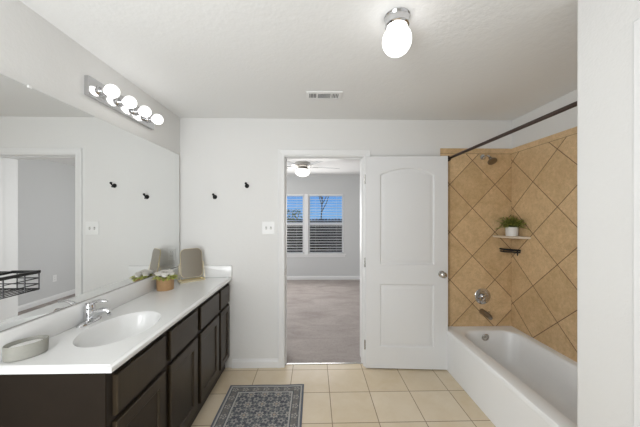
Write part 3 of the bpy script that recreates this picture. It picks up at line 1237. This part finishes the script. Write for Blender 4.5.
# flower pot on the counter
t = thing('flower_arrangement', 'white flowers in a round tan wooden pot on the counter', 'flowers', (-1.208, -0.437, CT))
b = B(); lathe(b, [(0.0, 0.0), (0.060, 0.0), (0.062, 0.003), (0.064, 0.097), (0.062, 0.099), (0.060, 0.097), (0.058, 0.085), (0.0, 0.085)], 36)
obj('pot', b, 'tanwood', t, True)
rnd = random.Random(11)
heads = [(-0.036, -0.028, 0.122, 0.036), (0.018, -0.040, 0.116, 0.034), (0.046, 0.008, 0.120, 0.030), (-0.030, 0.034, 0.126, 0.034), (0.016, 0.034, 0.130, 0.034)]
b = B()
for hx_, hy_, hz_, r in heads:
    tube(b, [(hx_ * .4, hy_ * .4, 0.08), (hx_, hy_, hz_)], 0.003, 6)
obj('stems', b, 'stem', t)
for hx_, hy_, hz_, r in heads:
    b = B()
    c = Vector((hx_, hy_, hz_))
    for ring, (cnt, tilt, sc_) in enumerate(((8, 0.35, 0.95), (8, 0.7, 0.85), (6, 1.1, 0.7))):
        for k in range(cnt):
            a = 2 * PI * (k + 0.5 * ring) / cnt + rnd.uniform(-.1, .1)
            ct, st_ = math.cos(tilt), math.sin(tilt)
            out = Vector((math.cos(a), math.sin(a), 0))
            side = Vector((-math.sin(a), math.cos(a), 0))
            L = r * sc_
            prev = None
            for j in range(5):
                f = j / 4
                w = r * 0.55 * sc_ * math.sin(PI * (0.18 + 0.74 * f))
                pos = c + out * (L * f * (ct + 0.15 * (1 - f))) + Vector((0, 0, 1)) * (L * (st_ * f + 0.35 * math.sin(PI * f) * ct))
                row = [b.verts.new(pos - side * w + Vector((0, 0, w * .25))), b.verts.new(pos), b.verts.new(pos + side * w + Vector((0, 0, w * .25)))]
                if prev:
                    b.faces.new((prev[0], prev[1], row[1], row[0]))
                    b.faces.new((prev[1], prev[2], row[2], row[1]))
                prev = row
    lathe(b, [(0, -r * .3), (r * .6, -r * .1), (r * .72, r * .25), (r * .5, r * .65), (0, r * .8)], 14, c)
    obj('bloom', b, 'petal', t, True)
b = B()
for k in range(70):
    a = rnd.uniform(0, 2 * PI)
    rr = rnd.uniform(0.03, 0.06)
    p = Vector((math.cos(a) * rr, math.sin(a) * rr, rnd.uniform(0.092, 0.115)))
    if p.x + math.cos(a) * .055 < -.072:
        p.x += 0.03; a = rnd.choice((1.5, -1.5))
    leaf_quad(b, p, Vector((math.cos(a), math.sin(a), rnd.uniform(-.25, .55))), rnd.uniform(.035, .055), rnd.uniform(.016, .026), droop=.3)
obj('leaves', b, 'leaf2', t)

# tabletop mirror
t = thing('tabletop_mirror', 'small gold framed tilting mirror on a tray base on the counter', 'mirror', (-1.125, -0.150, CT), math.radians(42))
b = B()
box(b, -0.105, 0.105, -0.042, 0.042, 0.0, 0.004, 0.001, 1)
box(b, -0.105, 0.105, -0.044, -0.041, 0.0, 0.014, 0.001, 1)
box(b, -0.105, 0.105, 0.041, 0.044, 0.0, 0.014, 0.001, 1)
box(b, -0.107, -0.104, -0.044, 0.044, 0.0, 0.014, 0.001, 1)
box(b, 0.104, 0.107, -0.044, 0.044, 0.0, 0.014, 0.001, 1)
obj('tray_base', b, 'gold', t)
for s in (-1, 1):
    b = B()
    x = s * 0.1055
    tube(b, [(x, -0.040, 0.012), (x, 0.004, 0.165)], 0.0022, 8)
    tube(b, [(x, 0.040, 0.012), (x, 0.004, 0.165)], 0.0022, 8)
    tube(b, [(x, 0.004, 0.165), (x - s * 0.012, 0.004, 0.165)], 0.003, 8)
    obj('side_support', b, 'gold', t, True)


def rr_pts(w, h, r, n=8):
    pts = []
    for cx_, cz_, a0_ in ((w - r, h - r, 0), (-w + r, h - r, 90), (-w + r, -h + r, 180), (w - r, -h + r, 270)):
        for k in range(n + 1):
            a = math.radians(a0_ + 90 * k / n)
            pts.append((cx_ + r * math.cos(a), cz_ + r * math.sin(a)))
    return pts


tilt = Matrix.Translation((0, 0.004, 0.165)) @ Matrix.Rotation(math.radians(-9), 4, 'X')
b = B(); prism(b, rr_pts(0.095, 0.132, 0.046), -0.004, 0.004, 1)
b.transform(tilt)
gf = obj('mirror_frame', b, 'gold', t)
b = B(); prism(b, rr_pts(0.0915, 0.1285, 0.043), -0.0052, -0.0035, 1)
b.transform(tilt)
obj('mirror_glass', b, 'mirror2', t)

# ---------------------------------------------------------------- black wire basket on the left wall near the camera
t = thing('wire_basket', 'black wire wall basket hanging at the left edge of the picture', 'basket', (XL, -1.76, 1.262))
b = B()
L2 = 0.192
w = 0.224
for z, r in ((0.0, 0.0046), (-0.065, 0.0034), (-0.022, 0.0022), (-0.045, 0.0022)):
    c4 = [(0.006, -L2, z), (w, -L2, z), (w, L2, z), (0.006, L2, z)]
    tube(b, c4 + [c4[0], c4[1]], r, 8)
for y in (-L2, -L2 + .12, -0.04, 0.07, L2 - .052, L2):
    tube(b, [(w, y, 0), (w, y, -0.065)], 0.0022, 6)
for x in (0.006, 0.07, 0.14):
    for y in (-L2, L2):
        tube(b, [(x, y, 0), (x, y, -0.065)], 0.0020, 6)
for k in range(9):
    x = 0.006 + (w - 0.006) * (k + 1) / 10
    tube(b, [(x, -L2, -0.065), (x, L2, -0.065)], 0.0020, 6)
obj('wire_cage', b, 'black', t, True)
for y in (-0.12, 0.12):
    b = B()
    box(b, 0.0, 0.009, y - 0.012, y + 0.012, -0.03, 0.012, 0.001, 1)
    obj('wall_bracket', b, 'black', t)
b = B()
box(b, w - 0.005, w + 0.005, -L2 - 0.003, L2 + 0.003, -0.003, 0.008, 0.001, 1)
box(b, 0.12, 0.13, -L2 - 0.003, L2 + 0.003, -0.003, 0.006, 0.001, 1)
box(b, 0.12, w, L2 - 0.005, L2 + 0.005, -0.003, 0.007, 0.001, 1)
obj('top_rail', b, 'black', t)

# ---------------------------------------------------------------- bathtub
TX0, TX1, TY0, TY1, TZ = 1.276, XR - 0.0125, YW + 0.002, -0.0125, 0.388
t = thing('bathtub', 'white alcove bathtub under the tan tiled walls', 'bathtub', ((TX0 + TX1) / 2, (TY0 + TY1) / 2, 0))


def superloop(bm, x0, x1, y0, y1, z, r, n=10):
    pts = []
    for cx_, cy_, a0_ in ((x1 - r, y1 - r, 0), (x0 + r, y1 - r, 90), (x0 + r, y0 + r, 180), (x1 - r, y0 + r, 270)):
        for k in range(n + 1):
            a = math.radians(a0_ + 90 * k / n)
            pts.append(bm.verts.new((cx_ + r * math.cos(a), cy_ + r * math.sin(a), z)))
    return pts


b = B()
IX0, IX1, IY0, IY1 = 1.372, 1.918, TY0 + 0.10, -0.105
loops = [superloop(b, IX0, IX1, IY0, IY1, TZ, 0.13)]
for ins, z, r in ((0.006, TZ - 0.002, .128), (0.016, TZ - 0.010, .125), (0.022, TZ - 0.030, .12), (0.040, TZ - 0.13, .12), (0.060, TZ - 0.235, .12), (0.085, TZ - 0.280, .11), (0.125, TZ - 0.300, .09), (0.18, TZ - 0.305, .06)):
    loops.append(superloop(b, IX0 + ins, IX1 - ins, IY0 + ins * 2.0, IY1 - ins, z, r))
for p_, q_ in zip(loops, loops[1:]):
    loop_faces(b, p_, q_)
b.faces.new(loops[-1])


def rect4(x0, x1, y0, y1, z):
    return [b.verts.new(c) for c in ((x0, y0, z), (x1, y0, z), (x1, y1, z), (x0, y1, z))]


o0 = rect4(TX0 + 0.014, TX1, TY0, TY1, TZ)
fill(b, [o0, loops[0]])
o1 = rect4(TX0 + 0.005, TX1, TY0, TY1, TZ - 0.004)
o2 = rect4(TX0, TX1, TY0, TY1, TZ - 0.014)
o3 = rect4(TX0, TX1, TY0, TY1, TZ - 0.040)
o4_ = rect4(TX0 + 0.005, TX1, TY0, TY1, TZ - 0.046)
o5 = rect4(TX0 + 0.005, TX1, TY0, TY1, 0.045)
o6 = rect4(TX0 + 0.003, TX1, TY0, TY1, 0.035)
o7 = rect4(TX0 + 0.003, TX1, TY0, TY1, 0.0)
for p_, q_ in zip((o0, o1, o2, o3, o4_, o5, o6), (o1, o2, o3, o4_, o5, o6, o7)):
    loop_faces(b, p_, q_)
b.faces.new(o7)
obj('tub_body', b, 'tub', t, True, world=True)
b = B()
lathe(b, [(0.034, 0.0), (0.036, -0.004), (0.032, -0.009), (0.024, -0.010), (0.022, -0.006), (0.009, -0.006), (0.008, -0.012), (0.0, -0.012)], 32, (1.625, IY1 - 0.027, 0.332), (0, 1, 0.12))
obj('overflow_cover', b, 'nickel', t, True, world=True)

# shower fittings on the tiled wall
YT = -0.012
t = thing('shower_fixture', 'small chrome shower head on a bent arm', 'shower head', (1.678, YT, 2.068))
b = B(); lathe(b, [(0.0, 0), (0.028, 0), (0.027, -0.004), (0.014, -0.010), (0.0, -0.011)], 24, (0, 0, 0), (0, 1, 0))
obj('flange', b, 'chrome', t, True)
b = B(); tube(b, [(0, -0.004, 0), (0, -0.045, 0.004), (0, -0.085, -0.006), (0, -0.112, -0.030)], 0.0085, 12)
obj('arm', b, 'chrome', t, True)
b = B()
lathe(b, [(0.0, 0.0), (0.013, 0.0), (0.014, 0.012), (0.012, 0.02), (0.018, 0.030), (0.036, 0.046), (0.041, 0.052), (0.041, 0.060), (0.037, 0.062)], 30, (0, -0.108, -0.026), (0, -0.62, -0.78))
lathe(b, [(0.037, 0.062), (0.0, 0.061)], 30, (0, -0.108, -0.026), (0, -0.62, -0.78))
obj('shower_head', b, 'darknickel', t, True)

t = thing('shower_valve', 'round chrome shower valve with lever above the tub spout', 'shower valve', (1.674, YT, 0.686))
b = B(); lathe(b, [(0.0, 0), (0.078, 0), (0.079, -0.004), (0.072, -0.009), (0.050, -0.014), (0.046, -0.011), (0.030, -0.012), (0.028, -0.03), (0.0, -0.03)], 40, (0, 0, 0), (0, 1, 0))
obj('trim_plate', b, 'chrome', t, True)
b = B()
lathe(b, [(0.024, -0.028), (0.025, -0.05), (0.020, -0.058), (0.0, -0.06)], 28, (0, 0, 0), (0, 1, 0))
tube(b, [(0, -0.050, 0), (-0.022, -0.056, -0.020), (-0.042, -0.058, -0.036)], [0.011, 0.009, 0.007], 12)
obj('lever', b, 'chrome', t, True)

t = thing('tub_spout', 'brushed metal tub spout below the shower valve', 'tub spout', (1.668, YT, 0.535))
b = B()
tube(b, [(0, 0, 0), (0, -0.02, 0), (0, -0.085, -0.004), (0, -0.122, -0.012), (0, -0.138, -0.022)], [0.027, 0.024, 0.024, 0.023, 0.017], 22)
obj('spout_body', b, 'darknickel', t, True)
b = B(); tube(b, [(0, -0.112, 0.008), (0, -0.112, 0.030)], 0.003, 8); lathe(b, [(0, -.006), (.007, -.003), (.007, .003), (0, .006)], 14, (0, -0.112, 0.034))
obj('diverter_knob', b, 'chrome', t, True)

# shower curtain rod, from the back wall to the wall block
RX, RZ = 1.325, 2.050
t = thing('shower_rod', 'dark bronze shower curtain rod spanning the tub alcove', 'shower rod', (RX, (YT + YW) / 2, RZ))
hl = (YT - YW) / 2
b = B(); tube(b, [(0, -hl + 0.004, 0), (0, hl - 0.004, 0)], 0.0125, 18)
obj('rod', b, 'bronze', t, True)
for s in (-1, 1):
    b = B(); lathe(b, [(0.0, hl), (0.028, hl), (0.027, hl - 0.012), (0.016, hl - 0.020), (0.0, hl - 0.020)], 24, (0, 0, 0), (0, s, 0))
    obj('end_flange', b, 'bronze', t, True)

# corner shelf, plant and soap holder
CRX, CRY = XR - 0.012, -0.012
t = thing('corner_shelf', 'triangular tan stone shelf in the tiled corner', 'shelf', (CRX, CRY, 1.292))
b = B()
n = 10
pts = [(0, 0), (0, -0.240)]
for k in range(1, n):
    f = k / n
    pts.append((-0.190 * f - 0.02 * math.sin(PI * f), -0.240 * (1 - f) - 0.02 * math.sin(PI * f)))
pts.append((-0.190, 0))
prism(b, pts, -0.020, 0.0, 2)
es = [e for e in b.edges if abs(e.verts[0].co.z - e.verts[1].co.z) < 1e-6]
bmesh.ops.bevel(b, geom=es, offset=0.002, segments=1, affect='EDGES')
obj('shelf_slab', b, 'shelfstone', t)

t = thing('potted_plant', 'bushy green plant in a white ceramic pot on the corner shelf', 'plant', (CRX - 0.068, CRY - 0.095, 1.292))
b = B(); lathe(b, [(0.0, 0.0), (0.048, 0.0), (0.050, 0.002), (0.053, 0.084), (0.052, 0.086), (0.048, 0.085), (0.047, 0.072), (0.0, 0.072)], 36)
obj('pot', b, 'whitepot', t, True)
b = B(); lathe(b, [(0.046, 0.073), (0.03, 0.078), (0.0, 0.080)], 24)
obj('soil', b, 'soil', t, True)
rnd = random.Random(21)
bs, bl_ = B(), B()
for k in range(90):
    a = rnd.uniform(0, 2 * PI)
    sp = abs(rnd.gauss(0.08, 0.045))
    sp = min(sp, 0.145)
    ex, ey = math.cos(a) * sp, math.sin(a) * sp
    ex = min(ex, 0.058); ey = min(ey, 0.084)
    top = Vector((ex, ey, rnd.uniform(0.11, 0.205) - sp * 0.35))
    p0 = Vector((ex * 0.25, ey * 0.25, 0.074))
    mid = p0.lerp(top, 0.5) + Vector((0, 0, 0.015))
    tube(bs, [p0, mid, top], 0.0012, 5)
    for j in range(9):
        f = 0.3 + 0.7 * j / 8
        q = p0.lerp(mid, f * 2) if f < 0.5 else mid.lerp(top, f * 2 - 1)
        aa = rnd.uniform(0, 2 * PI)
        d = Vector((math.cos(aa), math.sin(aa), rnd.uniform(-.1, .8)))
        if q.x + d.x * .03 > 0.064 or q.y + d.y * .03 > 0.090:
            d.x, d.y = -abs(d.x), -abs(d.y)
        leaf_quad(bl_, q, d, rnd.uniform(.020, .032), rnd.uniform(.014, .022), droop=.25)
obj('stems', bs, 'stem', t)
obj('leaves', bl_, 'leaf2', t)

t = thing('soap_holder', 'small black metal soap holder in the corner under the shelf', 'soap holder', (CRX, CRY, 1.150))
b = B()
tube(b, [(-0.118, -0.004, 0.008), (-0.115, -0.05, 0.008), (-0.07, -0.075, 0.006), (-0.02, -0.11, 0.004), (-0.003, -0.125, 0.004)], 0.009, 8)
tube(b, [(-0.118, -0.004, -0.014), (-0.112, -0.045, -0.016), (-0.065, -0.07, -0.018), (-0.02, -0.105, -0.018), (-0.003, -0.12, -0.014)], 0.006, 8)
tube(b, [(-0.112, -0.05, 0.008), (-0.112, -0.046, -0.016)], 0.004, 6)
tube(b, [(-0.022, -0.11, 0.004), (-0.022, -0.108, -0.036), (-0.03, -0.118, -0.042)], 0.005, 6)
obj('rail', b, 'black', t, True)
b = B()
prism(b, [(0, 0), (-0.11, -0.002), (-0.108, -0.045), (-0.062, -0.065), (-0.02, -0.102), (-0.002, -0.11)], -0.019, -0.015, 2)
obj('tray', b, 'black', t)

# ---------------------------------------------------------------- rug
b = B()
nx, ny = 24, 34
grid = []
for j in range(ny + 1):
    row = []
    for i in range(nx + 1):
        x = -0.32 + 0.64 * i / nx
        y = -0.475 + 0.95 * j / ny
        z = 0.006 + 0.0012 * math.sin(x * 19 + y * 5) + 0.001 * math.sin(y * 13)
        row.append(b.verts.new((x, y, z)))
    grid.append(row)
for j in range(ny):
    for i in range(nx):
        b.faces.new((grid[j][i], grid[j][i + 1], grid[j + 1][i + 1], grid[j + 1][i]))
rim = [grid[0][i] for i in range(nx + 1)] + [grid[j][nx] for j in range(1, ny + 1)] + [grid[ny][i] for i in range(nx - 1, -1, -1)] + [grid[j][0] for j in range(ny - 1, 0, -1)]
low = [b.verts.new((v.co.x, v.co.y, 0.0005)) for v in rim]
loop_faces(b, rim, low)
b.faces.new(low)
rug = tag(obj('bath_rug', b, 'rug'), 'navy and cream patterned rug on the tiles beside the vanity', 'rug')
rug.location = (-0.407, -0.285 - 0.475, 0)
